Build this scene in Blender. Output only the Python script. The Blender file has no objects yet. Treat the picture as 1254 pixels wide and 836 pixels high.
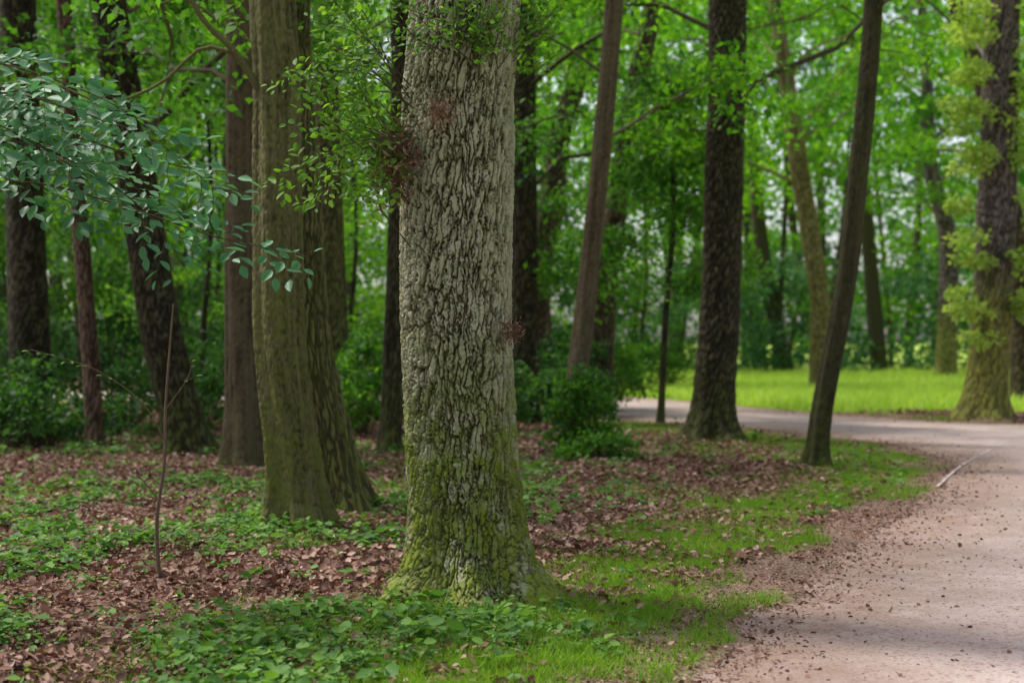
import bpy, math, numpy as np
from mathutils import Vector
scn = bpy.context.scene
COL = scn.collection

# ------------------------------------------------------------------ noise
def _h(ix, iy, iz, seed):
    n = (ix.astype(np.int64)*374761393 + iy.astype(np.int64)*668265263 + iz.astype(np.int64)*2147483647 + seed*974634777) & 0xffffffff
    n = ((n ^ (n >> 13)) * 1274126177) & 0xffffffff
    n = ((n ^ (n >> 16)) * 2246822519) & 0xffffffff
    n = n ^ (n >> 15)
    return (n & 0xffffff)/float(0xffffff)
def vnoise(x, y, z, seed=0):
    x, y, z = np.broadcast_arrays(np.asarray(x, float), np.asarray(y, float), np.asarray(z, float))
    ix, iy, iz = np.floor(x), np.floor(y), np.floor(z)
    fx, fy, fz = x-ix, y-iy, z-iz
    fx = fx*fx*(3-2*fx); fy = fy*fy*(3-2*fy); fz = fz*fz*(3-2*fz)
    def g(a, b, c): return _h(ix+a, iy+b, iz+c, seed)
    x00 = g(0,0,0)*(1-fx)+g(1,0,0)*fx; x10 = g(0,1,0)*(1-fx)+g(1,1,0)*fx
    x01 = g(0,0,1)*(1-fx)+g(1,0,1)*fx; x11 = g(0,1,1)*(1-fx)+g(1,1,1)*fx
    return (x00*(1-fy)+x10*fy)*(1-fz)+(x01*(1-fy)+x11*fy)*fz
def fbm(x, y, z, seed=0, o=3):
    s = 0; a = .5; t = 0
    for i in range(o):
        s = s+a*vnoise(np.asarray(x)*2**i, np.asarray(y)*2**i, np.asarray(z)*2**i, seed+i); t += a; a *= .5
    return s/t
def cells(u, v, Nu, seed):
    iu, iv = np.floor(u), np.floor(v)
    F1 = np.full(u.shape, 9.); F2 = np.full(u.shape, 9.); ID = np.zeros(u.shape)
    for a in (-1, 0, 1):
        for b in (-1, 0, 1):
            cu, cv = iu+a, iv+b
            cm = np.mod(cu, Nu)
            px = cu+.5+.95*(_h(cm, cv, cm*0, seed)-.5); py = cv+.5+.95*(_h(cm, cv, cm*0, seed+5)-.5)
            d = np.sqrt((u-px)**2+(v-py)**2)
            n = d < F1
            F2 = np.where(n, F1, np.minimum(F2, d)); ID = np.where(n, _h(cm, cv, cm*0, seed+9), ID); F1 = np.where(n, d, F1)
    return F2-F1, ID
def sstep(a, b, x):
    t = np.clip((x-a)/(b-a), 0, 1); return t*t*(3-2*t)

# ------------------------------------------------------------------ mesh helpers
def mesh_np(name, V, F, mat, attrs=None, smooth=False):
    V = np.asarray(V, np.float32); F = np.asarray(F, np.int32)
    me = bpy.data.meshes.new(name)
    me.vertices.add(len(V)); me.vertices.foreach_set('co', V.ravel())
    M, k = F.shape
    me.loops.add(M*k); me.loops.foreach_set('vertex_index', F.ravel())
    me.polygons.add(M); me.polygons.foreach_set('loop_start', np.arange(M, dtype=np.int32)*k)
    me.update(calc_edges=True)
    if smooth: me.polygons.foreach_set('use_smooth', np.ones(M, bool))
    for n, a in (attrs or {}).items():
        at = me.attributes.new(n, 'FLOAT', 'POINT'); at.data.foreach_set('value', np.asarray(a, np.float32).ravel())
    me.materials.append(mat)
    return me
def add_obj(name, me, parent=None, loc=None):
    o = bpy.data.objects.new(name, me); COL.objects.link(o)
    if loc is not None: o.location = loc
    if parent: o.parent = parent
    return o
def empty(name, loc):
    o = bpy.data.objects.new(name, None); COL.objects.link(o); o.location = loc; o.empty_display_size = .3
    return o
def nrm(a): return a/np.maximum(np.linalg.norm(a, axis=-1, keepdims=True), 1e-9)

QT = (np.array([(0,0,0),(.45,.5,.07),(1,0,-.06),(.45,-.5,.07)]), np.array([[0,1,2,3]]))
L8 = (np.array([(0,0,0),(.18,.3,.05),(.48,.5,.09),(.8,.32,.04),(1,0,-.06),(.8,-.32,.04),(.48,-.5,.09),(.18,-.3,.05)]), np.array([[0,1,2,3,4],[4,5,6,7,0]]))
DRY = (np.array([(0,0,0.02),(.2,.34,.2),(.5,.42,.28),(.8,.3,.2),(1,0,.12),(.8,-.3,.1),(.5,-.5,.04),(.2,-.3,.12)]), np.array([[0,1,2,3,4],[4,5,6,7,0]]))
def leaf_geo(P, D, N, L, W, T):
    tv, tf = T
    D = nrm(D); S = nrm(np.cross(N, D)); N = np.cross(D, S)
    L = np.broadcast_to(L, len(P)); W = np.broadcast_to(W, len(P))
    V = P[:, None]+D[:, None]*(tv[None, :, 0:1]*L[:, None, None])+S[:, None]*(tv[None, :, 1:2]*W[:, None, None])+N[:, None]*(tv[None, :, 2:3]*L[:, None, None])
    k = len(tv)
    F = (tf[None]+(np.arange(len(P))*k)[:, None, None]).reshape(-1, tf.shape[1])
    return V.reshape(-1, 3), F, k
def leaf_obj(name, P, D, N, L, W, rnd, mat, T=QT, parent=None, off=(0,0,0)):
    V, F, k = leaf_geo(np.asarray(P)-np.array(off), D, N, L, W, T)
    return add_obj(name, mesh_np(name, V, F, mat, {'rnd': np.repeat(rnd, k)}), parent)

def tube(pts, rad, ns=7):
    pts = np.asarray(pts, float); rad = np.asarray(rad, float)
    t = nrm(np.gradient(pts, axis=0))
    ref = np.where(np.abs(t[:, 2:3]) > .8, np.array([[1., 0, 0]]), np.array([[0, 0, 1.]]))
    a = nrm(np.cross(t, ref)); b = np.cross(t, a)
    th = np.arange(ns)/ns*2*math.pi
    V = pts[:, None]+rad[:, None, None]*(a[:, None]*np.cos(th)[None, :, None]+b[:, None]*np.sin(th)[None, :, None])
    n = len(pts); i = np.arange(n-1)[:, None]*ns; j = np.arange(ns)[None]; j2 = (j+1) % ns
    F = np.stack([i+j, i+j2, i+ns+j2, i+ns+j], -1).reshape(-1, 4)
    return V.reshape(-1, 3), F
def spline(pts, n):
    p = np.asarray(pts, float); p = np.vstack([2*p[0]-p[1], p, 2*p[-1]-p[-2]])
    m = len(p)-3; t = np.linspace(0, m-1e-6, n); i = t.astype(int); f = (t-i)[:, None]
    a, b, c, d = p[i], p[i+1], p[i+2], p[i+3]
    return .5*((2*b)+(-a+c)*f+(2*a-5*b+4*c-d)*f**2+(-a+3*b-3*c+d)*f**3)

class Acc:
    def __init__(s): s.V = []; s.F = []; s.n = 0; s.L = []
    def tube(s, pts, rad, ns=6):
        V, F = tube(pts, rad, ns); s.V.append(V); s.F.append(F+s.n); s.n += len(V)
    def leaves(s, P, D, N, L, W, r): s.L.append((P, D, N, L, W, r))
    def clump(s, c, rad, n, size, rs, asp=.6, base=None):
        q = nrm(rs.normal(size=(n, 3)))*(rs.random((n, 1))**.45)
        P = np.array(c)+q*np.array(rad)
        N = nrm(rs.normal(size=(n, 3))*.55+np.array([0, 0, 1.]))
        D = nrm(rs.normal(size=(n, 3))+q*.8+np.array([0, 0, -.3]))
        L = size*(.65+.7*rs.random(n))
        b = rs.random() if base is None else base
        s.leaves(P, D, N, L, L*asp, .45*rs.random(n)+.55*b)
    def build(s, pname, parent, off, wmat, lmat, T=QT, wname='limbs', lname='foliage'):
        off = np.array(off)
        if s.V: add_obj(wname, mesh_np(wname, np.vstack(s.V)-off, np.vstack(s.F), wmat, {'h': np.full(s.n, .6)}, True), parent)
        if s.L:
            a = [np.concatenate([np.broadcast_to(x[i], (len(x[0]),)+np.shape(x[i])[1:]) if i < 3 else np.broadcast_to(x[i], len(x[0])) for x in s.L]) for i in range(6)]
            leaf_obj(lname, *a, lmat, T, parent, off)

def leafy_branch(acc, pts, r, rs, every=.09, tw=.45, lf=.08, sp=.05, asp=.58, up=(0, 0, 1), start=.2, twr=.0025, jit=.28):
    path = spline(pts, 24); acc.tube(path, np.linspace(r, r*.25, 24), 6)
    seg = np.linalg.norm(np.diff(path, axis=0), axis=1); ln = seg.sum(); cum = np.r_[0, np.cumsum(seg)]
    side = 1; up = np.array(up, float); bb = rs.random()
    for d in np.arange(ln*start, ln, every):
        i = min(np.searchsorted(cum, d), 22); p = path[i]; t = nrm(path[i+1]-path[max(i-1, 0)])
        s = nrm(np.cross(t, up)); side = -side
        l = tw*(1-.55*d/ln)*(.6+.7*rs.random())
        dr = nrm(t*.75+s*side*(.6+.4*rs.random())+up*rs.normal()*.18)
        tp = np.array([p+dr*l*u+np.array([0, 0, -.12*l*u*u])+rs.normal(size=3)*.006 for u in np.linspace(0, 1, 5)])
        acc.tube(tp, np.linspace(twr, twr*.5, 5), 4)
        m = max(int(l/sp), 2); us = np.linspace(.12, 1, m)
        P = p+dr*(l*us)[:, None]; P[:, 2] -= .12*l*us**2
        s2 = nrm(np.cross(dr, up)); sg = np.where(np.arange(m) % 2, 1, -1)[:, None].astype(float); sg[-1] = 0
        D = dr*.65+s2*sg*.8+rs.normal(size=(m, 3))*.15+np.array([0, 0, -.12])
        N = up+rs.normal(size=(m, 3))*jit
        L = lf*(.6+.55*rs.random(m))*(0.75+.35*np.sin(us*2.6))
        acc.leaves(P, D, N, L, L*asp, .5*rs.random(m)+.3*bb+.2*rs.random())

# ------------------------------------------------------------------ materials
def newmat(name):
    m = bpy.data.materials.new(name); m.use_nodes = True; nt = m.node_tree
    for n in list(nt.nodes): nt.nodes.remove(n)
    out = nt.nodes.new('ShaderNodeOutputMaterial')
    return m, nt, out
def nd(nt, t, **k):
    n = nt.nodes.new(t)
    for a, b in k.items(): setattr(n, a, b)
    return n
def attr(nt, n): return nd(nt, 'ShaderNodeAttribute', attribute_name=n).outputs['Fac']
def ramp(nt, fac, stops):
    r = nd(nt, 'ShaderNodeValToRGB'); e = r.color_ramp.elements
    while len(e) < len(stops): e.new(.5)
    for i, (p, c) in enumerate(stops): e[i].position = p; e[i].color = (*c, 1) if len(c) == 3 else c
    nt.links.new(fac, r.inputs[0]); return r.outputs[0]
def noise(nt, scale, detail=3, vec=None, rough=.55):
    n = nd(nt, 'ShaderNodeTexNoise'); n.inputs['Scale'].default_value = scale; n.inputs['Detail'].default_value = detail; n.inputs['Roughness'].default_value = rough
    if vec is not None: nt.links.new(vec, n.inputs['Vector'])
    return n.outputs['Fac']
def geo(nt): return nd(nt, 'ShaderNodeNewGeometry').outputs['Position']
def mix(nt, f, a, b, bt='MIX'):
    m = nd(nt, 'ShaderNodeMix', data_type='RGBA', blend_type=bt)
    for s, i in ((f, 0), (a, 6), (b, 7)):
        if isinstance(s, (int, float)): m.inputs[i].default_value = s
        elif isinstance(s, tuple): m.inputs[i].default_value = (*s, 1)
        else: nt.links.new(s, m.inputs[i])
    return m.outputs[2]
def mth(nt, op, a, b=0., clamp=False):
    m = nd(nt, 'ShaderNodeMath', operation=op); m.use_clamp = clamp
    for s, i in ((a, 0), (b, 1)):
        if isinstance(s, (int, float)): m.inputs[i].default_value = s
        else: nt.links.new(s, m.inputs[i])
    return m.outputs[0]
def bump(nt, h, st, dist):
    b = nd(nt, 'ShaderNodeBump'); b.inputs['Strength'].default_value = st; b.inputs['Distance'].default_value = dist
    nt.links.new(h, b.inputs['Height']); return b.outputs[0]
def princ(nt, out, col, rough=.8, nor=None, spec=.3):
    p = nd(nt, 'ShaderNodeBsdfPrincipled'); p.inputs['Roughness'].default_value = rough; p.inputs['Specular IOR Level'].default_value = spec
    if isinstance(col, tuple): p.inputs['Base Color'].default_value = (*col, 1)
    else: nt.links.new(col, p.inputs['Base Color'])
    if nor is not None: nt.links.new(nor, p.inputs['Normal'])
    if out is not None: nt.links.new(p.outputs[0], out.inputs[0])
    return p

def leafmat(name, dark, mid, light, tr=.45, tint=(1.4, 1.5, .7), rough=.6, spec=.2):
    m, nt, out = newmat(name)
    c = ramp(nt, attr(nt, 'rnd'), [(0, dark), (.5, mid), (1, light)])
    p = princ(nt, None, c, rough, None, spec)
    t = nd(nt, 'ShaderNodeBsdfTranslucent'); nt.links.new(mix(nt, 1., c, tint, 'MULTIPLY'), t.inputs[0])
    ms = nd(nt, 'ShaderNodeMixShader'); ms.inputs[0].default_value = tr
    nt.links.new(p.outputs[0], ms.inputs[1]); nt.links.new(t.outputs[0], ms.inputs[2]); nt.links.new(ms.outputs[0], out.inputs[0])
    return m
def barkmat(name, fis, mid, rid, moss=(.07, .1, .015), mossz=1.0, mossamt=.5, allm=.12, fine=90):
    m, nt, out = newmat(name); g = geo(nt)
    mp = nd(nt, 'ShaderNodeMapping'); mp.inputs['Scale'].default_value = (1, 1, .45); nt.links.new(g, mp.inputs[0])
    n1 = noise(nt, fine, 6, mp.outputs[0], .75)
    hh = mth(nt, 'ADD', attr(nt, 'h'), mth(nt, 'MULTIPLY', mth(nt, 'SUBTRACT', n1, .5), 1.1))
    c = ramp(nt, hh, [(.12, fis), (.42, mid), (.85, rid)])
    c = mix(nt, mth(nt, 'MULTIPLY', noise(nt, 3.0, 3, g), .5), c, (.58, .54, .42), 'MULTIPLY')
    sep = nd(nt, 'ShaderNodeSeparateXYZ'); nt.links.new(g, sep.inputs[0])
    mr = nd(nt, 'ShaderNodeMapRange'); nt.links.new(sep.outputs[2], mr.inputs[0])
    mr.inputs[1].default_value = 0; mr.inputs[2].default_value = mossz; mr.inputs[3].default_value = mossamt; mr.inputs[4].default_value = allm
    mn = ramp(nt, noise(nt, 6, 5, g, .7), [(.38, (0, 0, 0)), (.58, (1, 1, 1))])
    mf = mth(nt, 'MULTIPLY', mr.outputs[0], mth(nt, 'ADD', mth(nt, 'MULTIPLY', mn, .85), .25), True)
    mf = mth(nt, 'MULTIPLY', mf, mth(nt, 'ADD', mth(nt, 'MULTIPLY', attr(nt, 'h'), .9), .2), True)
    mc = mix(nt, n1, tuple(x*.4 for x in moss), tuple(x*1.6 for x in moss))
    c = mix(nt, mf, c, mc)
    princ(nt, out, c, .9, bump(nt, n1, 1.0, .018), .15)
    return m

M_oakbark = barkmat('oak_bark', (.035, .026, .014), (.20, .18, .115), (.48, .465, .35), (.17, .215, .02), 1.8, 1.7, .2, 55)
M_smooth = barkmat('hornbeam_bark', (.035, .03, .016), (.105, .092, .048), (.19, .17, .095), (.12, .145, .02), 2.6, 1.0, .5, 50)
M_dark = barkmat('dark_bark', (.014, .010, .008), (.048, .037, .027), (.10, .082, .06), (.08, .105, .014), 1.6, 1., .25, 40)
M_vdark = barkmat('dark_smooth_bark', (.012, .009, .006), (.034, .027, .018), (.065, .053, .036), (.07, .09, .012), 1.6, .9, .3, 40)
M_brown = barkmat('brown_bark', (.025, .017, .011), (.082, .06, .04), (.145, .112, .078), (.08, .1, .018), 1.2, .6, .2, 40)
M_red = barkmat('reddish_bark', (.045, .027, .02), (.14, .09, .065), (.23, .16, .12), (.08, .1, .018), .8, .3, .03, 40)
M_tan = barkmat('tan_bark', (.08, .06, .028), (.19, .155, .08), (.28, .24, .13), (.16, .18, .02), 5., .7, .3, 20)
M_purple = barkmat('grey_bark', (.04, .03, .032), (.14, .108, .108), (.26, .215, .215), (.24, .26, .02), 3.3, 3.6, .03, 25)
M_twig = barkmat('twig_bark', (.04, .03, .02), (.08, .06, .04), (.12, .09, .06), (.05, .07, .02), .5, .2, .1, 60)
M_deadtwig = barkmat('dead_twig_bark', (.08, .045, .028), (.16, .085, .055), (.26, .15, .10), (.05, .07, .02), .5, 0, 0, 60)

M_lime = leafmat('leaf_lime', (.02, .085, .008), (.08, .22, .012), (.21, .41, .02), .55)
M_green = leafmat('leaf_green', (.016, .07, .012), (.052, .15, .016), (.13, .29, .026), .5)
M_deep = leafmat('leaf_deep', (.012, .05, .013), (.032, .095, .02), (.08, .18, .032), .42)
M_blue = leafmat('leaf_bluegreen', (.04, .135, .055), (.07, .205, .085), (.125, .30, .13), .38, (1.2, 1.35, .8), .5, .35)
M_oakleaf = leafmat('leaf_oak', (.045, .13, .015), (.10, .22, .02), (.20, .34, .035), .45)
M_pale = leafmat('leaf_pale', (.22, .34, .06), (.33, .44, .09), (.44, .54, .15), .45)
M_herb = leafmat('leaf_herb', (.035, .105, .02), (.08, .18, .032), (.17, .31, .055), .35)
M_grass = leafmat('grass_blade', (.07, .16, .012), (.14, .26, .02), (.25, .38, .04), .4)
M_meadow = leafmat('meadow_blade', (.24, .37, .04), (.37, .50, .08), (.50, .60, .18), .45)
M_dry = leafmat('leaf_litter', (.06, .026, .018), (.20, .105, .074), (.44, .30, .24), .12, (1.1, .9, .7), .7, .2)

# ------------------------------------------------------------------ path outline and distance field
near = [(-3.0,-8),(-1.9,-1),(-.6,3),(.86,6.7),(1.34,7.96),(1.99,9.4),(3.68,13.3),(4.65,15.5),(5.45,17.6),(5.95,19.6),(5.9,21.6),(5.4,23.5),(4.6,25.6),(3.4,27.4),(1.9,29.3),(-.5,31.5),(-5,35),(-14,40),(-40,50)]
far = [(-40,56),(-14,46),(-5,43.5),(2.8,41.2),(5.0,37),(6.2,33.4),(7.4,30.4),(8.6,28.3),(10.6,27.2),(14,26.8),(30,28),(60,34)]
ret = [(60,27),(30,21),(16,17),(10,12),(6,5),(3,-3),(2,-8)]
def sp2(p, n): return spline([(a, b, 0) for a, b in p], n)[:, :2]
poly = np.vstack([sp2(near, 110), sp2(far, 60), sp2(ret, 40)])
gx = np.arange(-42, 62.01, .2); gy = np.arange(-9, 72.01, .2)
GX, GY = np.meshgrid(gx, gy, indexing='ij')
def sdf_exact(x, y):
    best = np.full(x.shape, 1e9); ins = np.zeros(x.shape, bool)
    for i in range(len(poly)):
        ax, ay = poly[i]; bx, by = poly[(i+1) % len(poly)]
        ex, ey = bx-ax, by-ay; l2 = ex*ex+ey*ey+1e-12
        t = np.clip(((x-ax)*ex+(y-ay)*ey)/l2, 0, 1)
        best = np.minimum(best, (x-ax-t*ex)**2+(y-ay-t*ey)**2)
        if ay != by:
            c = ((ay > y) != (by > y)) & (x < (bx-ax)*(y-ay)/(by-ay)+ax)
            ins ^= c
    return np.where(ins, -1, 1)*np.sqrt(best)
SDG = sdf_exact(GX, GY)
def sd(x, y):
    fx = np.clip((np.asarray(x)+42)/.2, 0, len(gx)-1.001); fy = np.clip((np.asarray(y)+9)/.2, 0, len(gy)-1.001)
    i, j = fx.astype(int), fy.astype(int); u, v = fx-i, fy-j
    return (SDG[i, j]*(1-u)+SDG[i+1, j]*u)*(1-v)+(SDG[i, j+1]*(1-u)+SDG[i+1, j+1]*u)*v
def sdr(x, y):
    return sd(x, y)+.3*(fbm(x*1.6, y*1.6, 0*x, 3)-.5)+.14*(vnoise(x*7, y*7, 0*x, 8)-.5)
def farside(x, y):  # meadow beyond / right of the path
    return sstep(-1, 1, (y-(33.5-.15*x))*np.where(x > 0, 1, 0)+np.where(x > 0, 0, -9)) + sstep(0, 1, (x-(5+.62*y))/1.)*(y < 27)
def grassmask(x, y):
    d = sd(x, y); nz = fbm(x*1.1, y*1.1, 0*x, 21); n2 = fbm(x*4, y*4, 0*x, 27)
    g = sstep(.35, .9, d+.9*(nz-.5)+.5*(n2-.5))*(1-sstep(1.3, 2.4, d+1.8*(nz-.5)+.8*(n2-.5)))
    g = g*(.6+.4*sstep(.32, .55, n2))
    patch = sstep(.62, .72, fbm(x*.6+4, y*.6, 0*x, 31))*.4
    fg = sstep(9.3, 7.8, y)*sstep(-2.6, -1.0, x)*sstep(.4, .8, d)*sstep(.36, .58, .5*nz+.5*n2)*.85
    isl = sstep(15, 18, y)*sstep(30, 26, y)*sstep(1.6, 3.6, x)*sstep(.5, .9, d)*sstep(.45, .62, .7*nz+.3*n2)*.8
    m = np.maximum(np.maximum(np.maximum(g, patch), fg), isl)
    far_ = np.clip(farside(x, y), 0, 1)
    return np.clip(np.maximum(m, far_), 0, 1)*(d > 0)
def gz(x, y):
    d = sd(x, y); k = sstep(.4, 2.5, d)
    return k*(.10*(fbm(x*.5, y*.5, 0*x, 41)-.5)+.035*(vnoise(x*3, y*3, 0*x, 44)-.5))-.006*(d < 0)

def axis(parts):
    a = [np.arange(s, e, st) for s, e, st in parts]; return np.unique(np.round(np.concatenate(a), 4))
def grid(xs, ys):
    X, Y = np.meshgrid(xs, ys, indexing='ij'); n, m = X.shape
    i, j = np.meshgrid(np.arange(n-1), np.arange(m-1), indexing='ij')
    a = i*m+j
    return X, Y, np.stack([a, a+m, a+m+1, a+1], -1).reshape(-1, 4)

# ground
xs = axis([(-900, -100, 100), (-100, -40, 6), (-40, -10, 1), (-10, 8, .12), (8, 40, 1), (40, 100, 6), (100, 901, 100)])
ys = axis([(-300, -20, 40), (-20, 4, 2), (4, 26, .12), (26, 70, .7), (70, 150, 8), (150, 1300, 100)])
X, Y, F = grid(xs, ys)
Z = gz(X, Y)
M_ground, nt, out = newmat('forest_floor'); g = geo(nt)
v = nd(nt, 'ShaderNodeTexVoronoi'); v.inputs['Scale'].default_value = 26; nt.links.new(g, v.inputs['Vector'])
sepc = nd(nt, 'ShaderNodeSeparateColor'); nt.links.new(v.outputs['Color'], sepc.inputs[0])
lit = ramp(nt, mth(nt, 'ADD', mth(nt, 'MULTIPLY', sepc.outputs[0], .6), mth(nt, 'MULTIPLY', noise(nt, 9, 4, g), .4)), [(.1, (.05, .028, .019)), (.45, (.14, .078, .055)), (.9, (.27, .175, .135))])
soil = ramp(nt, noise(nt, 45, 5, g, .7), [(.3, (.10, .062, .045)), (.7, (.30, .21, .16))])
grs = ramp(nt, noise(nt, 30, 5, g, .7), [(.25, (.05, .085, .012)), (.5, (.11, .18, .02)), (.8, (.19, .27, .04))])
c = mix(nt, attr(nt, 'edge'), lit, soil)
gm = mth(nt, 'ADD', attr(nt, 'grass'), mth(nt, 'MULTIPLY', mth(nt, 'SUBTRACT', noise(nt, 12, 4, g), .5), .6), True)
c = mix(nt, mth(nt, 'MULTIPLY', gm, .82), c, grs)
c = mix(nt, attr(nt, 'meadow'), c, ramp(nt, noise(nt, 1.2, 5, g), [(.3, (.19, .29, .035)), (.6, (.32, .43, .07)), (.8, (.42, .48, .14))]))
princ(nt, out, c, .95, bump(nt, mth(nt, 'ADD', v.outputs['Distance'], noise(nt, 60, 4, g)), .7, .03), .1)
D_ = sdr(X, Y)
add_obj('ground', mesh_np('ground', np.stack([X, Y, Z], -1).reshape(-1, 3), F, M_ground,
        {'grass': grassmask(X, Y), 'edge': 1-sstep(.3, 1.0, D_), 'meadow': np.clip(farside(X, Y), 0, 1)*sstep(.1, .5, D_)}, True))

# path
xs = axis([(-40, -6, 1), (-6, 12, .1), (12, 60.5, 1)]); ys = axis([(-8, 5, .5), (5, 30, .1), (30, 57, .5)])
X, Y, F = grid(xs, ys); S = sdr(X, Y)
cx, cy = X.ravel()[F].mean(1), Y.ravel()[F].mean(1)
F = F[sdr(cx, cy) < 0]
e = .05; gxx = (sdr(X+e, Y)-sdr(X-e, Y))/(2*e); gyy = (sdr(X, Y+e)-sdr(X, Y-e))/(2*e); gl = np.sqrt(gxx**2+gyy**2)+1e-6
mv = np.clip(S, -.12, .12)*((S > -.05)); Xp = X-mv*gxx/gl; Yp = Y-mv*gyy/gl
used, inv = np.unique(F, return_inverse=True); F = inv.reshape(F.shape)
Vp = np.stack([Xp, Yp, np.full_like(X, .004)+.008*sstep(0, .5, -S)], -1).reshape(-1, 3)[used]
M_path, nt, out = newmat('gravel_path'); g = geo(nt)
c = ramp(nt, noise(nt, 1.1, 6, g, .68), [(.3, (.31, .235, .212)), (.5, (.44, .35, .325)), (.7, (.53, .435, .405))])
f1 = noise(nt, 70, 4, g, .75)
c = mix(nt, .8, c, ramp(nt, f1, [(.25, (.42, .39, .37)), (.5, (.95, .95, .95)), (.8, (1.35, 1.32, 1.28))]), 'MULTIPLY')
vv = nd(nt, 'ShaderNodeTexVoronoi'); vv.inputs['Scale'].default_value = 55; nt.links.new(g, vv.inputs['Vector'])
sc = nd(nt, 'ShaderNodeSeparateColor'); nt.links.new(vv.outputs['Color'], sc.inputs[0])
c = mix(nt, ramp(nt, sc.outputs[0], [(.82, (0, 0, 0)), (.9, (.7, .7, .7))]), c, (.18, .11, .085))
ed = mth(nt, 'MULTIPLY', attr(nt, 'edge'), mth(nt, 'ADD', mth(nt, 'MULTIPLY', noise(nt, 4, 5, g, .7), 1.9), -.15, ), True)
c = mix(nt, ed, c, ramp(nt, noise(nt, 50, 5, g, .7), [(.3, (.14, .085, .06)), (.7, (.34, .235, .18))]))
princ(nt, out, c, .92, bump(nt, f1, .8, .014), .15)
add_obj('path', mesh_np('path', Vp, F, M_path, {'edge': (1-sstep(.1, 1.7, -S)).ravel()[used]}))
es = sp2([(2.6, 10.6), (4.5, 15.2), (6.4, 19.6), (9.2, 24.8), (13, 29)], 60)  # narrow pale strip laid just above the path surface
ev = np.vstack([np.c_[es[:, 0]-.02, es[:, 1], np.full(60, .018)], np.c_[es[:, 0]+.02, es[:, 1], np.full(60, .018)]])
k = np.arange(59); k = k[k > 15]
M_strip, nt, out = newmat('pale_strip'); princ(nt, out, ramp(nt, noise(nt, 9, 4, geo(nt)), [(.42, (.36, .28, .26)), (.62, (.54, .46, .43))]), .9)
add_obj('path_strip', mesh_np('path_strip', ev, np.c_[k, k+1, k+61, k+60], M_strip))

# ------------------------------------------------------------------ ground scatter
def sample(n, x0, x1, y0, y1, dens, rs):
    out = []; tot = 0
    while tot < n:
        m = n*2; t = rs.random(m); y = y0*(y1/y0)**(t**.75)
        w = .42*y+1.2; x = (rs.random(m)*2-1)*w
        ok = (x > x0) & (x < x1) & (rs.random(m) < dens(x, y))
        out.append(np.c_[x, y][ok]); tot += ok.sum()
        if len(out) > 40: break
    return np.vstack(out)[:n]
rs = np.random.default_rng(5)
def onground(p, h=0.): return np.c_[p, gz(p[:, 0], p[:, 1])+h]
dl = lambda x, y: np.where(sdr(x, y) > 0, np.clip(1.05-1.0*grassmask(x, y), 0.09, 1)*(.45+.55*sstep(.3, .6, fbm(x*1.3, y*1.3, 0*x, 77))), np.exp(sdr(x, y)*2.6)*.7+.012)*(1-np.clip(farside(x, y), 0, 1))
p = sample(140000, -22, 12, 5.2, 34, dl, rs); n = len(p)
L = (.03+.035*rs.random(n)**1.5)*(1+.022*p[:, 1]); inside = sdr(p[:, 0], p[:, 1]) < .6; L = np.where(inside, L*(.35+.35*rs.random(n)**3), L)
a = rs.random(n)*6.283
leaf_obj('leaf_litter', onground(p, .010)+np.c_[0*a, 0*a, rs.random(n)*.022*(1-.7*inside)], np.c_[np.cos(a), np.sin(a), rs.normal(size=n)*.35], np.c_[rs.normal(size=(n, 2))*.6, np.ones(n)], L, L*(.45+.35*rs.random(n)), np.clip(rs.normal(.46, .25, n), 0, 1), M_dry, DRY)
dh = lambda x, y: (sdr(x, y) > .5)*(.05+sstep(.50, .64, .75*fbm(x*.9+9, y*.9, 0*x, 51)+.25*fbm(x*4, y*4, 0*x, 52)+.03*sstep(-.5, -2.2, x)*sstep(13, 9, y)+.08*sstep(8.6, 7, y)-.02*sstep(9, 11, y)))*(1-np.clip(farside(x, y), 0, 1))*(1-.8*sstep(-.3, .8, x))
p = sample(7600, -22, 6, 5.2, 30, dh, rs); n = len(p); q = 6
a = rs.random((n, q))*6.283; hh = (.02+.11*rs.random((n, 1))**1.5)*(.6+.8*rs.random((n, q)))
B = onground(p)[:, None]+np.stack([np.cos(a)*.05*rs.random((n, q)), np.sin(a)*.05*rs.random((n, q)), hh], -1)
Dd = np.stack([np.cos(a), np.sin(a), rs.normal(size=(n, q))*.3], -1); L = (.018+.065*rs.random((n, 1))**2.2)*np.ones((n, q))*(.7+.5*rs.random((n, q))); L = L*(1+.015*p[:, 1:2])
rn = .6*rs.random((n, 1))+.4*rs.random((n, q))
leaf_obj('ground_cover_plants', B.reshape(-1, 3), Dd.reshape(-1, 3), np.tile([0, 0, 1.], (n*q, 1))+rs.normal(size=(n*q, 3))*.38, L.ravel(), L.ravel()*.78, rn.ravel(), M_herb, L8)
def blades(name, p, h0, h1, w, mat, rs):
    n = len(p); a = rs.random(n)*6.283; h = h0+(h1-h0)*rs.random(n)**1.6; B = onground(p)
    le = rs.normal(size=(n, 2))*.5*h[:, None]
    wv = np.c_[np.cos(a), np.sin(a), 0*a]*w
    V = np.stack([B-wv, B+wv, B+np.c_[le, h]], 1).reshape(-1, 3)
    add_obj(name, mesh_np(name, V, np.arange(n*3).reshape(-1, 3), mat, {'rnd': np.repeat(rs.random(n)*.6+.4*vnoise(p[:, 0]*2, p[:, 1]*2, 0, 66), 3)}))
dg = lambda x, y: (sdr(x, y) > .1)*np.clip(grassmask(x, y)-.05, 0, 1)*(1-np.clip(farside(x, y), 0, 1))*(.35+.65*sstep(.3, .6, fbm(x*3, y*3, 0*x, 87)))
blades('grass_verge', sample(170000, -14, 9, 5.2, 30, dg, rs), .02, .085, .0035, M_grass, rs)
dm = lambda x, y: (sdr(x, y) > .15)*np.clip(farside(x, y), 0, 1)
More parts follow.
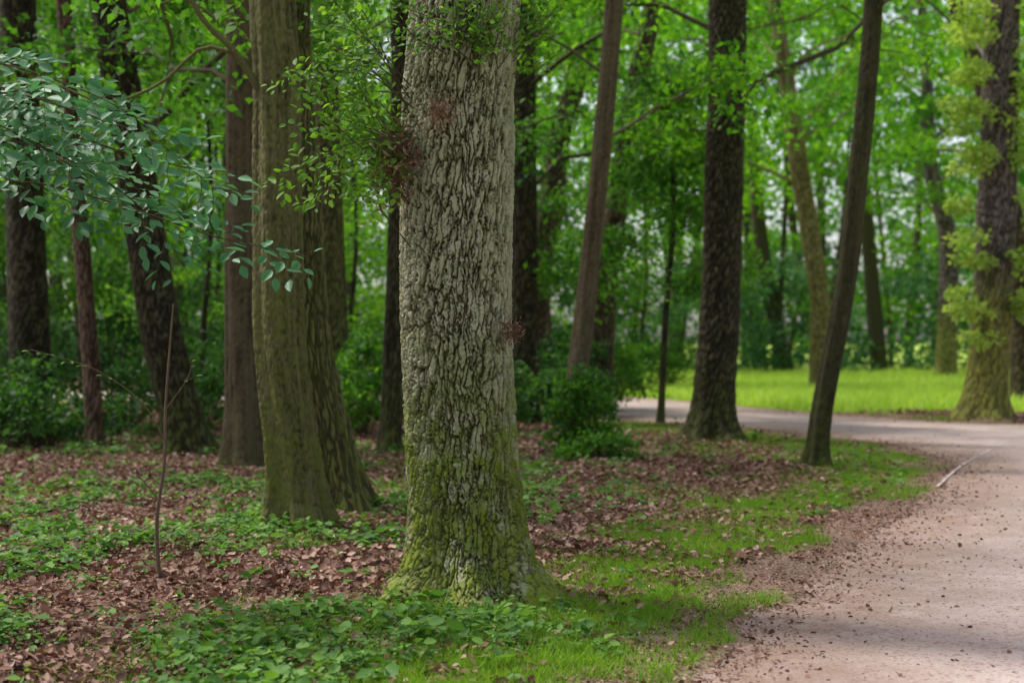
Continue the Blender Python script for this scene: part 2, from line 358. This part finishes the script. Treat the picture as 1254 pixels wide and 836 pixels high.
blades('meadow_grass', sample(90000, 1, 45, 26, 72, dm, rs), .1, .42, .02, M_meadow, rs)

# ------------------------------------------------------------------ trees
def trunk_mesh(pts, H, r0, r1, flare, fl, nth, dz, zvis, amp, cw, ch, seed, mat, lobes=5, style='plate', fluted=.04):
    rs = np.random.default_rng(seed)
    pts = np.array(pts, float)
    if pts[-1, 2] < H:
        d = pts[-1]-pts[-2]; d = d/np.linalg.norm(d); d = d*.7+np.array([0, 0, .3])
        l = (H-pts[-1, 2])/d[2]; pts = np.vstack([pts, pts[-1]+d*l*.5+np.r_[rs.normal(size=2)*.15, 0], pts[-1]+d*l+np.r_[rs.normal(size=2)*.3, 0]])
    fine = spline(pts, 400)
    zz = np.concatenate([np.arange(-.12, zvis, dz), np.arange(zvis, H, .35)])
    cx = np.interp(zz, fine[:, 2], fine[:, 0]); cy = np.interp(zz, fine[:, 2], fine[:, 1])
    th = np.arange(nth)/nth*2*math.pi
    rr = np.where(zz < zvis, r0+(r1-r0)*np.clip(zz/zvis, 0, 1), r1*(1-.8*np.clip((zz-zvis)/(H-zvis), 0, 1)))
    Zg, T = np.meshgrid(zz, th, indexing='ij')
    C, S_ = np.cos(T), np.sin(T)
    lob = .5+.5*np.cos(lobes*T+seed+1.2*np.sin(T*2+seed)+.8*Zg)
    f = np.exp(-np.clip(Zg, -.2, 99)/fl)
    rad = rr[:, None]*(1+.06*(vnoise(C*1.3+9, S_*1.3, Zg*.7, seed)-.5)*2)+flare*f*(.6+.7*lob)+rr[:, None]*fluted*(lob-.5)*(.4+np.exp(-Zg/1.5))
    circ = 2*math.pi*r0
    if style == 'furrow':
        # interlacing ridges: narrow elongated plates with sharp fissures, broken by short cross cracks
        w1 = fbm(C*r0*6, S_*r0*6, Zg*3, seed+3, 3)-.5
        w2 = fbm(C*r0*30, S_*r0*30, Zg*15, seed+23, 3)-.5
        w3 = fbm(C*r0*110, S_*r0*110, Zg*70, seed+33, 2)-.5
        Nu = int(round(circ/cw))
        u = T/(2*math.pi)*Nu+w1*3.2+w2*1.7+w3*.55; vv_ = Zg/ch+w2*1.0+w1*2+w3*.15
        e1, idc = cells(u, vv_, Nu, seed)
        e2, id2 = cells(u*1.0+w3, Zg/(ch*.3)+w2*2.6+w3*.5+idc*7, Nu, seed+50)
        thr = .10+.36*fbm(C*r0*9, S_*r0*9, Zg*6, seed+60, 2)
        h1 = np.clip(e1/thr, 0, 1)**.75
        h2 = 1-.6*(1-np.clip(e2/.16, 0, 1))*sstep(.35, .55, vnoise(C*r0*18, S_*r0*18, Zg*12, seed+61))
        h = h1*h2*(.72+.28*id2)*(.85+.15*idc)
        h = h+.38*w3*(.35+.65*h1)+.22*w2
        h = np.clip(h*1.08, 0, 1.15)
    elif style == 'smooth':
        st = fbm(C*r0*26, S_*r0*26, Zg*1.6, seed+4, 3)
        h = .1+.8*st+.45*(vnoise(C*r0*60, S_*r0*60, Zg*34, seed+6)-.5)-.1*sstep(.6, .75, vnoise(C*r0*9, S_*r0*9, Zg*26, seed+16))
    else:
        Nu = max(int(round(2*math.pi*(r0+r1)/2/cw)), 6)
        wx = fbm(C*r0*9, S_*r0*9, Zg*4, seed+3)-.5; w2 = vnoise(C*r0*25, S_*r0*25, Zg*12, seed+5)-.5
        e1, idc = cells(T/(2*math.pi)*Nu+wx*2.6+w2*1.2, Zg/ch+wx*1.5+w2*.8, Nu, seed)
        h = sstep(.0, .6, e1)*(.6+.4*idc)
        h = h*(.75+.5*(vnoise(C*r0*50, S_*r0*50, Zg*20, seed+8)-.2))
    rad = rad+amp*(h-.6)
    V = np.stack([cx[:, None]+rad*C, cy[:, None]+rad*S_, Zg+0*C], -1)
    n = len(zz); i = np.arange(n-1)[:, None]*nth; j = np.arange(nth)[None]; j2 = (j+1) % nth
    F = np.stack([i+j, i+j2, i+nth+j2, i+nth+j], -1).reshape(-1, 4)
    return V.reshape(-1, 3), F, h.ravel(), (zz, cx, cy, rr)

def tree(name, pts, r0, r1, mat, lmat, H=15, z0=5, CR=3.8, nl=11, npc=110, ls=.13, flare=.1, fl=.2, nth=56, dz=.05, zvis=8, amp=.015, cw=.04, ch=.2, seed=1, lobes=5, extra=None, style='plate', fluted=.04):
    rs = np.random.default_rng(seed*7+1)
    b = np.array(pts[0], float); off = (b[0], b[1], 0)
    par = empty(name, off)
    V, F, h, (zz, cx, cy, rr) = trunk_mesh(pts, H, r0, r1, flare, fl, nth, dz, zvis, amp, cw, ch, seed, mat, lobes, style, fluted)
    add_obj('trunk', mesh_np('trunk', V-np.array(off), F, mat, {'h': h}, True), par)
    acc = Acc()
    zt = max(z0+1.0, 2.6+.25*b[1])           # upper crown is thinner so that light reaches the ground
    def cl(c, r, n, base):
        if c[2] > zt: acc.clump(c, r, max(n//6, 6), ls*1.35, rs, base=base)
        else: acc.clump(c, r, n, ls, rs, base=base)
    az = rs.random()*6.28
    for k in range(nl):
        t = k/max(nl-1, 1); z = z0*.92+(H-z0)*(t**1.1)*.93
        az += 2.4+rs.normal()*.4
        ln = CR*(.75+.5*rs.random())*(1-.6*t**1.6)
        el = .15+.75*t+rs.normal()*.15
        c0 = np.array([np.interp(z, zz, cx), np.interp(z, zz, cy), z]); rt = np.interp(z, zz, rr)
        d = np.array([math.cos(az)*math.cos(el), math.sin(az)*math.cos(el), math.sin(el)])
        us = np.linspace(0, 1, 7)
        wob = np.cumsum(rs.normal(size=(7, 3))*.07*ln*.5, 0); wob[0] = 0
        lp = c0+d*(us*ln)[:, None]+wob+np.array([0, 0, .12*ln])*np.sin(us*2.4)[:, None]
        acc.tube(lp, np.maximum(rt*.2*(1-us*.85), .01), 6)
        for s in range(4):
            u = .3+.7*(s+rs.random())/4; i = min(int(u*6), 5); p0 = lp[i]+(lp[i+1]-lp[i])*(u*6-i)
            dd = nrm(d*.6+rs.normal(size=3)*np.array([.8, .8, .35])); l2 = ln*.35*(.6+.7*rs.random())
            sp_ = p0+dd*np.linspace(0, l2, 4)[:, None]+np.cumsum(rs.normal(size=(4, 3))*.05, 0)*np.array([[0], [1], [1], [1]])
            acc.tube(sp_, np.array([rt*.09+.008, rt*.07+.006, .01, .005]), 5)
            r_ = .55+.45*rs.random()
            bb = rs.random()
            cl(sp_[3], (r_*1.15, r_*1.15, r_*.42), npc, bb)
            cl((sp_[1]+sp_[2])/2+np.array([0, 0, .1]), (r_, r_, r_*.35), npc//2, bb)
        cl(lp[6], (.9, .9, .4), npc, rs.random())
    if extra: extra(acc, rs)
    acc.build(name, par, off, mat if mat is not M_oakbark else M_dark, lmat)
    return par

# --- the big foreground oak
oak = tree('oak_tree', [(-.225,8.95,-.15),(-.275,8.95,.4),(-.344,8.95,1.7),(-.33,8.95,2.8),(-.288,8.95,3.76)], .355, .335, M_oakbark, M_oakleaf, H=14, z0=6.4, CR=3.2, nl=5, npc=80, ls=.15,
           flare=.31, fl=.17, nth=680, dz=.0052, zvis=4.0, amp=.034, cw=.034, ch=.20, seed=3, lobes=6, style='furrow', fluted=.05)
ooff = (-.225, 8.95, 0)
sp = Acc(); rs = np.random.default_rng(91)
for k in range(26):
    o = np.array([-.62+.03*rs.normal(), 8.75+.08*rs.normal(), 2.75+.3*rs.normal()])
    tgt = np.array([-.8-.65*rs.random(), 8.5+.3*rs.normal(), 2.35+1.4*rs.random()])
    midp = (o+tgt)/2+np.array([0, 0, .12*rs.normal()+.05])
    leafy_branch(sp, [o, midp, tgt], .005, rs, every=.055, tw=.2, lf=.062, sp=.03, asp=.55, start=.25, up=nrm(np.array([.3*rs.normal(), -.8, .7])), twr=.0015, jit=.5)
for k in range(18):
    a = rs.random(); o = np.array([-.48+.4*a, 8.62-.02*abs(a-.5), 3.15+.3*rs.random()])
    tgt = o+np.array([.24*rs.normal(), -.12-.15*rs.random(), .12+.4*rs.random()])
    leafy_branch(sp, [o, (o+tgt)/2+rs.normal(size=3)*.03, tgt], .004, rs, every=.05, tw=.14, lf=.05, sp=.026, asp=.55, start=.2, up=nrm(np.array([.3*rs.normal(), -.8, .7])), twr=.0014, jit=.5)
for k in range(10):
    o = np.array([0.02+.03*rs.normal(), 8.85, 3.2+.3*rs.random()]); tgt = o+np.array([.15+.2*rs.random(), -.1+.1*rs.normal(), .1+.25*rs.random()])
    leafy_branch(sp, [o, (o+tgt)/2, tgt], .004, rs, every=.05, tw=.12, lf=.05, sp=.026, asp=.5, twr=.0014, up=nrm(np.array([0, -.8, .7])), jit=.5)
sp.build('x', oak, ooff, M_twig, M_oakleaf, L8, 'shoots', 'shoot_leaves')
dt = Acc()
for c, s, n in (((-.70, 8.68, 2.75), .2, 85), ((-.42, 8.55, 2.98), .12, 50), ((-.01, 8.62, 1.66), .10, 55), ((-.74, 8.68, 2.6), .2, 40)):
    for k in range(n):
        d = nrm(rs.normal(size=3)+np.array([0, -.5, 0])); p0 = np.array(c)+rs.normal(size=3)*s*.25; l = s*(.4+.7*rs.random())
        dt.tube([p0, p0+d*l*.5+rs.normal(size=3)*.012, p0+d*l+rs.normal(size=3)*.025], [.0024, .002, .0012], 4)
    m = n*2; P = np.array(c)+rs.normal(size=(m, 3))*s*.4; D = rs.normal(size=(m, 3))+np.array([0, 0, -1]); dt.leaves(P, D, rs.normal(size=(m, 3)), s*.22*(.5+rs.random(m)), s*.1, .2+.5*rs.random(m))
dt.build('x', oak, ooff, M_deadtwig, M_dry, L8, 'dead_twigs', 'withered_leaves')

# --- hornbeam group on the left
def hb_extra(acc, rs):
    acc.tube(spline([(-2.1,12.05,3.65),(-2.3,11.9,4.0),(-2.55,11.8,4.25),(-2.75,11.7,4.6)], 10), np.linspace(.035, .018, 10), 8)
    acc.tube(spline([(-2.3,11.9,4.0),(-2.6,11.9,4.05),(-2.95,11.9,3.75),(-3.4,11.9,3.6),(-3.8,11.9,3.75)], 12), np.linspace(.02, .008, 12), 8)
tree('hornbeam_tree', [(-1.80,12.1,-.15),(-1.86,12.1,.6),(-1.974,12.1,1.74),(-1.995,12.1,3.8),(-2.03,12.1,4.6)], .225, .19, M_smooth, M_green, H=13, z0=5.6, CR=2.8, nl=6, npc=100, ls=.13,
     flare=.13, fl=.2, nth=260, dz=.014, zvis=5.2, amp=.028, cw=.05, ch=.16, seed=12, lobes=5, extra=hb_extra, style='smooth', fluted=.26)
tree('hornbeam_tree', [(-1.60,13.5,-.15),(-1.75,13.5,.7),(-1.96,13.5,1.75),(-2.06,13.5,3.4),(-2.12,13.5,4.8)], .225, .2, M_smooth, M_green, H=13, z0=5.8, CR=2.6, nl=5, npc=100, ls=.13,
     flare=.2, fl=.25, nth=200, dz=.02, zvis=5.6, amp=.03, cw=.035, ch=.26, seed=17, lobes=5, style='plate', fluted=.2)
tree('hornbeam_tree', [(-3.38,18,-.15),(-3.41,18,1.8),(-3.42,18,3.6),(-3.43,18,5.8)], .22, .18, M_brown, M_green, H=15, z0=5.2, CR=3.5, nl=8, flare=.12, fl=.3, nth=90, dz=.035, amp=.03, seed=19, style='smooth', fluted=.18)
tree('maple_tree', [(-3.07,25.3,-.15),(-3.15,25.3,1.9),(-3.25,25.3,4.6),(-3.33,25.3,7.7)], .24, .22, M_smooth, M_lime, H=17, z0=5.0, CR=4, nl=10, seed=23)
tree('leaning_oak_tree', [(-4.5,20.2,-.15),(-4.88,20.2,1.25),(-5.07,20.2,2.2),(-5.36,20.2,4.15),(-5.74,20.2,6.5)], .31, .25, M_dark, M_green, H=16, z0=4.8, CR=4.5, nl=10, flare=.16, fl=.3, nth=80, dz=.035, amp=.03, cw=.05, ch=.2, seed=29)
tree('young_maple_tree', [(-6.03,20.6,-.15),(-6.10,20.6,1.2),(-6.24,20.6,3.1),(-6.5,20.6,6.6)], .13, .1, M_red, M_green, H=12, z0=4.4, CR=2.8, nl=8, flare=.05, seed=31)
tree('oak_tree', [(-7.75,23,-.15),(-7.83,23,2.5),(-7.9,23,4.6),(-8,23,7.1)], .33, .28, M_dark, M_green, H=17, z0=5.2, CR=4.6, nl=9, seed=37)
tree('young_maple_tree', [(-1.77,20.6,-.15),(-1.72,20.6,1.4),(-1.66,20.6,3),(-1.62,20.6,6)], .16, .13, M_dark, M_green, H=13, z0=4.4, CR=3, nl=8, flare=.07, seed=41)
tree('maple_tree', [(.24,28,-.15),(.22,28,2),(.2,28,4.5),(.2,28,8)], .31, .28, M_dark, M_lime, H=18, z0=4.8, CR=4.5, nl=11, seed=43)
tree('lime_tree', [(.82,35,-.15),(.66,35,3),(1.02,35,5.4),(1.26,35,7),(1.86,35,8.8)], .31, .25, M_brown, M_lime, H=17, z0=6, CR=5, nl=11, ls=.15, seed=47)
tree('young_maple_tree', [(.8,20,-.15),(.92,20,1.1),(1.07,20,2.4),(1.27,20,4.4),(1.44,20,6.4)], .15, .125, M_brown, M_lime, H=13, z0=4.8, CR=3.2, nl=8, flare=.05, nth=90, dz=.025, amp=.022, seed=53, style='smooth', fluted=.12)
tree('maple_tree', [(1.89,31,-.15),(2.1,31,3.2),(2.63,31,6.76),(3.08,31,9.1)], .27, .22, M_brown, M_lime, H=17, z0=4.6, CR=5, nl=12, ls=.14, seed=59)
tree('oak_tree', [(3.30,23.3,-.15),(3.34,23.3,1),(3.40,23.3,1.9),(3.48,23.3,4.6),(3.53,23.3,7.3)], .335, .3, M_dark, M_lime, H=18, z0=5.6, CR=5, nl=11, flare=.28, fl=.3, nth=150, dz=.025, amp=.035, cw=.045, ch=.16, seed=61)
tree('young_oak_tree', [(3.86,18.1,-.15),(3.96,18.1,.77),(4.24,18.1,2.3),(4.42,18.1,3.9),(4.6,18.1,6)], .14, .115, M_vdark, M_lime, H=13, z0=6.2, CR=2.8, nl=7, flare=.11, fl=.15, nth=90, dz=.022, amp=.022, seed=67, style='smooth', fluted=.12)
rt = tree('oak_tree', [(9.80,29.6,-.15),(9.88,29.6,.8),(9.96,29.6,1.9),(10.1,29.6,5),(10.2,29.6,8.7)], .42, .36, M_purple, M_lime, H=19, z0=8.0, CR=5.5, nl=10, flare=.24, fl=.35, nth=150, dz=.03, zvis=9, amp=.03, cw=.045, ch=.3, seed=71)
ra = Acc(); rs = np.random.default_rng(72)
for z in np.arange(2.0, 9.2, .27):
    for s in (-1, 1):
        if rs.random() < .12: continue
        c = np.array([10.02+s*(.45+.45*rs.random()), 29.2-.35*rs.random(), z+.2*rs.normal()])
        f = .25+.3*rs.random(); ra.clump(c, (f, f*.9, f*.4), int(300*f), .13, rs); ra.tube([(10.05, 29.5, c[2]-.1), c], [.02, .008], 5)
ra.build('x', rt, (9.80, 29.6, 0), M_twig, M_pale, QT, 'shoots', 'shoot_leaves')
tree('lime_tree', [(9.98,46,-.15),(9.95,46,1.8),(9.9,46,3.4),(9.27,46,7.4),(8.92,46,9.8)], .34, .3, M_tan, M_lime, H=19, z0=7.2, CR=6, nl=13, ls=.17, npc=140, seed=73)
tree('maple_tree', [(12.9,36,-.15),(12.8,36,4),(12.2,36,6.5),(11.9,36,8.2),(11.2,36,10.3)], .28, .24, M_brown, M_lime, H=18, z0=7, CR=5, nl=11, ls=.15, npc=130, seed=79)
tree('maple_tree', [(18.3,60,-.15),(18.4,60,5.7),(17.6,60,9.2),(17.5,60,13)], .45, .35, M_purple, M_lime, H=21, z0=7, CR=6, nl=12, ls=.2, npc=130, seed=83)

# --- foreground beech sapling: trunk just out of frame on the left, boughs reach into view
rs = np.random.default_rng(101)
bp = empty('young_beech_tree', (-3.75, 8.5, 0)); ba = Acc()
ba.tube(spline([(-3.75,8.5,-.1),(-3.7,8.5,1.2),(-3.8,8.45,2.6),(-3.72,8.5,4.2),(-3.8,8.5,5.6)], 24), np.linspace(.055, .012, 24), 12)
boughs = [[(-3.75,8.5,3.0),(-3.0,8.3,3.05),(-2.5,8.15,2.92),(-2.0,8.0,2.72),(-1.6,7.9,2.4)],
          [(-3.75,8.5,2.5),(-2.9,8.5,2.55),(-2.3,8.5,2.40),(-1.75,8.5,2.22),(-1.2,8.4,2.1)],
          [(-3.75,8.5,3.2),(-3.0,8.0,3.18),(-2.4,7.9,3.0),(-2.0,7.9,2.8)],
          [(-3.75,8.5,3.1),(-3.0,8.7,3.0),(-2.5,8.8,2.8),(-1.95,8.8,2.65),(-1.75,8.7,2.5)],
          [(-3.75,8.5,2.7),(-2.9,8.2,2.75),(-2.5,8.1,2.62),(-2.1,8.1,2.35),(-1.85,8.1,2.0)],
          [(-3.75,8.5,2.95),(-3.1,8.9,2.9),(-2.6,9.1,2.7),(-2.3,9.1,2.5)],
          [(-3.75,8.5,3.05),(-3.1,8.1,2.9),(-2.7,8.0,2.72),(-2.35,8.0,2.5)],
          [(-3.75,8.5,2.8),(-3.2,8.6,2.72),(-2.8,8.7,2.5),(-2.5,8.7,2.35)],
          [(-3.75,8.5,3.0),(-3.1,8.4,3.1),(-2.7,8.3,3.0),(-2.3,8.3,2.85)],
          [(-3.75,8.5,3.6),(-4.3,8.9,4.0),(-4.7,9.2,4.1)], [(-3.75,8.5,3.9),(-4.0,7.8,4.4),(-4.1,7.2,4.5)], [(-3.78,8.5,4.8),(-3.5,8.9,5.3),(-3.2,9.1,5.5)]]
for b in boughs: leafy_branch(ba, b, .009, rs, every=.075, tw=.44, lf=.10, sp=.048, asp=.57, start=.2, up=nrm(np.array([.1*rs.normal(), -.65, 1.])), jit=.38)
ba.build('x', bp, (-3.75, 8.5, 0), M_twig, M_blue, L8)

sa = Acc(); sb = empty('sapling', (-2.34, 9.45, 0))
sa.tube(spline([(-2.34,9.45,-.05),(-2.36,9.45,.4),(-2.31,9.45,.8),(-2.30,9.45,1.2),(-2.25,9.45,1.85)], 30), np.linspace(.016, .006, 30), 8)
for q in ([(-2.31,9.45,.95),(-2.45,9.4,1.2),(-2.75,9.35,1.42),(-3.15,9.3,1.55)], [(-2.3,9.45,1.15),(-2.15,9.4,1.35),(-2.1,9.4,1.5)], [(-2.35,9.45,.55),(-2.5,9.4,.75),(-2.6,9.4,.8)]):
    leafy_branch(sa, q, .005, rs, every=.12, tw=.14, lf=.05, sp=.06, start=.5, twr=.0015)
sa.build('x', sb, (-2.34, 9.45, 0), M_red, M_herb, L8, 'stem', 'leaves')

# --- shrubs
def shrub(name, x, y, w, h, n, ls, mat, seed, T=QT):
    rs = np.random.default_rng(seed); a = Acc(); e_ = empty(name, (x, y, 0))
    for k in range(n):
        az = rs.random()*6.28; r = w*rs.random()**.6; zt = h*(.25+.75*rs.random())*(1-.45*(r/w)**2)
        t = np.array([x+r*math.cos(az), y+r*math.sin(az)*.8, zt])
        a.tube(spline([(x+.15*w*math.cos(az), y+.1*math.sin(az), -.03), ((x+t[0])/2, (y+t[1])/2, zt*.6), t], 6), np.linspace(.012, .004, 6), 4)
        rr_ = .16+.14*w; a.clump(t, (rr_, rr_, rr_*.55), 50, ls, rs)
    a.build('x', e_, (x, y, 0), M_twig, mat, T, 'stems', 'foliage')
shrub('ivy_shrub', .95, 19.6, .45, 1.35, 40, .085, M_green, 201)
shrub('ivy_shrub', 1.15, 18.9, .5, .45, 22, .075, M_green, 202)
for i, (x, y, w, h, m) in enumerate([(-8.6,21.6,1.3,1.7,M_deep),(-7.1,21.2,1.3,1.4,M_deep),(-7.2,26,1.5,2.2,M_deep),(-9.8,26,1.6,2.6,M_deep),(-5.4,23.5,1.2,1.7,M_deep),(-2.6,24,.9,1.7,M_green),(-2.2,29,1.3,2.4,M_green),(-4.6,31,1.5,2.6,M_green),
      (.9,27,.9,1.6,M_deep),(2.2,33,1.2,1.8,M_green),(-.6,25,.9,1.9,M_deep),(3.1,44,1.6,2.4,M_green),(-7.5,34,1.8,3.2,M_deep),(-11.5,31,2,3.4,M_deep),(-1.6,47,2,3,M_green),
      (-4.9,27.5,1.3,2.2,M_deep),(-6.6,38,2,3,M_green),(1.3,30,.9,2.0,M_deep),(-.3,36.5,1.4,2.6,M_green),(4.9,45.5,1.6,2.2,M_green)]):
    shrub('woodland_shrub', x, y, w, h, int(28+16*w), .11, m, 210+i)
for i, (x, y, H, z0, m, cr) in enumerate([(2.9,27.8,6.5,2.4,M_green,1.7),(-9.2,27,8,2.5,M_green,2.6),(-1.0,33,8,2.2,M_green,2.2),(-6.6,30,9,2.4,M_green,2.6),(-4.2,36,10,2.5,M_lime,3),(4.2,47,10,3,M_lime,3),
        (-12,35,11,2.5,M_green,3.4),(-8.5,40,12,2.5,M_lime,3.6),(-12.5,27,9,2,M_green,2.8),(-.2,48,12,3,M_lime,3.4)]):
    tree('understorey_tree', [(x,y,-.15),(x+.1,y,2),(x+.25,y,4),(x+.2,y,6)], .07, .05, M_dark, m, H=H, z0=z0, CR=cr, nl=10, npc=110, ls=.13, flare=.03, nth=20, dz=.2, zvis=5, amp=.004, seed=300+i)

# --- distant woodland: one mass (trunks + leaves)
rs = np.random.default_rng(400); da = Acc(); par = empty('distant_trees', (0, 70, 0))
tk = 0
while tk < 110:
    y = 38+60*rs.random()**.8; x = (rs.random()*2-1)*(.42*y+6)
    if (x > 2 and y < 67) or sd(np.array([x]), np.array([y]))[0] < 1.2: continue
    r = .13+.27*rs.random(); l = rs.normal()*.9
    da.tube(spline([(x, y, -.1), (x+l*.3+.1*rs.normal(), y, 3), (x+l, y, 8), (x+l*1.5+.3*rs.normal(), y, 15)], 12), np.linspace(r, r*.5, 12), 8); tk += 1
for (b, m_, t_) in (((18.1,70),(17.9,2.4),(17.5,7)), ((13.5,70),(13.0,2.4),(12.2,7))):
    da.tube(spline([(b[0], b[1], -.1), (m_[0], 70, m_[1]), (t_[0], 70, t_[1]), (t_[0]-.4, 70, 13)], 12), np.linspace(.45, .3, 12), 8)
cl = 0
while cl < 1050:
    y = 40+55*rs.random()**.8; x = (rs.random()*2-1)*(.42*y+8); z = .8+21*rs.random()**.95
    if x > 1 and y < 69 and z < 7.0+(y-40)*.02: continue
    if x < 1 and y < 50 and z < 3.2: continue
    if z > 1.6+.30*y: continue
    r_ = 1.2+1.3*rs.random()
    da.clump((x, y, z), (r_*1.2, r_*1.2, r_*.5), 150, .30, rs); cl += 1
da.build('x', par, (0, 70, 0), M_dark, M_lime, QT, 'trunks', 'foliage')
ea = Acc(); par = empty('distant_shrubbery', (10, 72, 0))
for k in range(420):
    x = -22+66*rs.random(); y = 67+8*rs.random() if x > 1 else 52+14*rs.random(); z = .3+5.5*rs.random()**1.3
    ea.clump((x, y, z), (1.2, 1.0, .7), 120, .24, rs)
for k in range(480):
    x = -58+116*rs.random(); y = 100+12*rs.random(); z = 30*rs.random()**1.1
    ea.clump((x, y, z), (3.0, 2, 1.8), 90, .75, rs)
ea.build('x', par, (10, 72, 0), M_dark, leafmat('leaf_far', (.02, .08, .03), (.055, .155, .06), (.13, .26, .105), .42, (1.3, 1.4, .8)), QT, 'stems', 'foliage')  # blue-green leaf colour of the far shrubs and tree wall

# ------------------------------------------------------------------ light, sky, camera
el = math.radians(57); az = math.radians(-62)   # azimuth from +Y toward +X
Sx, Sy, Sz = math.sin(az)*math.cos(el), math.cos(az)*math.cos(el), math.sin(el)
w = bpy.data.worlds.new('World'); scn.world = w; w.use_nodes = True; nt = w.node_tree
bg = nt.nodes['Background']; sky = nt.nodes.new('ShaderNodeTexSky'); sky.sky_type = 'NISHITA'; sky.sun_disc = False
sky.sun_elevation = el; sky.sun_rotation = az; sky.air_density = 1.0; sky.dust_density = 3.0; sky.ozone_density = 1.0
hs = nt.nodes.new('ShaderNodeHueSaturation'); hs.inputs['Saturation'].default_value = .45
nt.links.new(sky.outputs[0], hs.inputs['Color']); nt.links.new(hs.outputs[0], bg.inputs[0]); bg.inputs[1].default_value = .26
sl = bpy.data.lights.new('sun', 'SUN'); sl.energy = 4.8; sl.angle = math.radians(7); sl.color = (1, .95, .87)
so = bpy.data.objects.new('sun', sl); COL.objects.link(so); so.rotation_euler = Vector((-Sx, -Sy, -Sz)).to_track_quat('-Z', 'Y').to_euler(); so.location = (0, 0, 30)
cam = bpy.data.cameras.new('camera'); co = bpy.data.objects.new('camera', cam); COL.objects.link(co)
co.location = (0, 0, 1.6); co.rotation_euler = (math.radians(90), 0, 0); cam.lens = 50; cam.sensor_width = 36; cam.clip_end = 3000; cam.clip_start = .05
cam.dof.use_dof = True; cam.dof.focus_distance = 8.7; cam.dof.aperture_fstop = 1.6
scn.camera = co
scn.view_settings.view_transform = 'Standard'; scn.view_settings.look = 'None'; scn.view_settings.exposure = 0
print('verts', sum(len(m.vertices) for m in bpy.data.meshes))
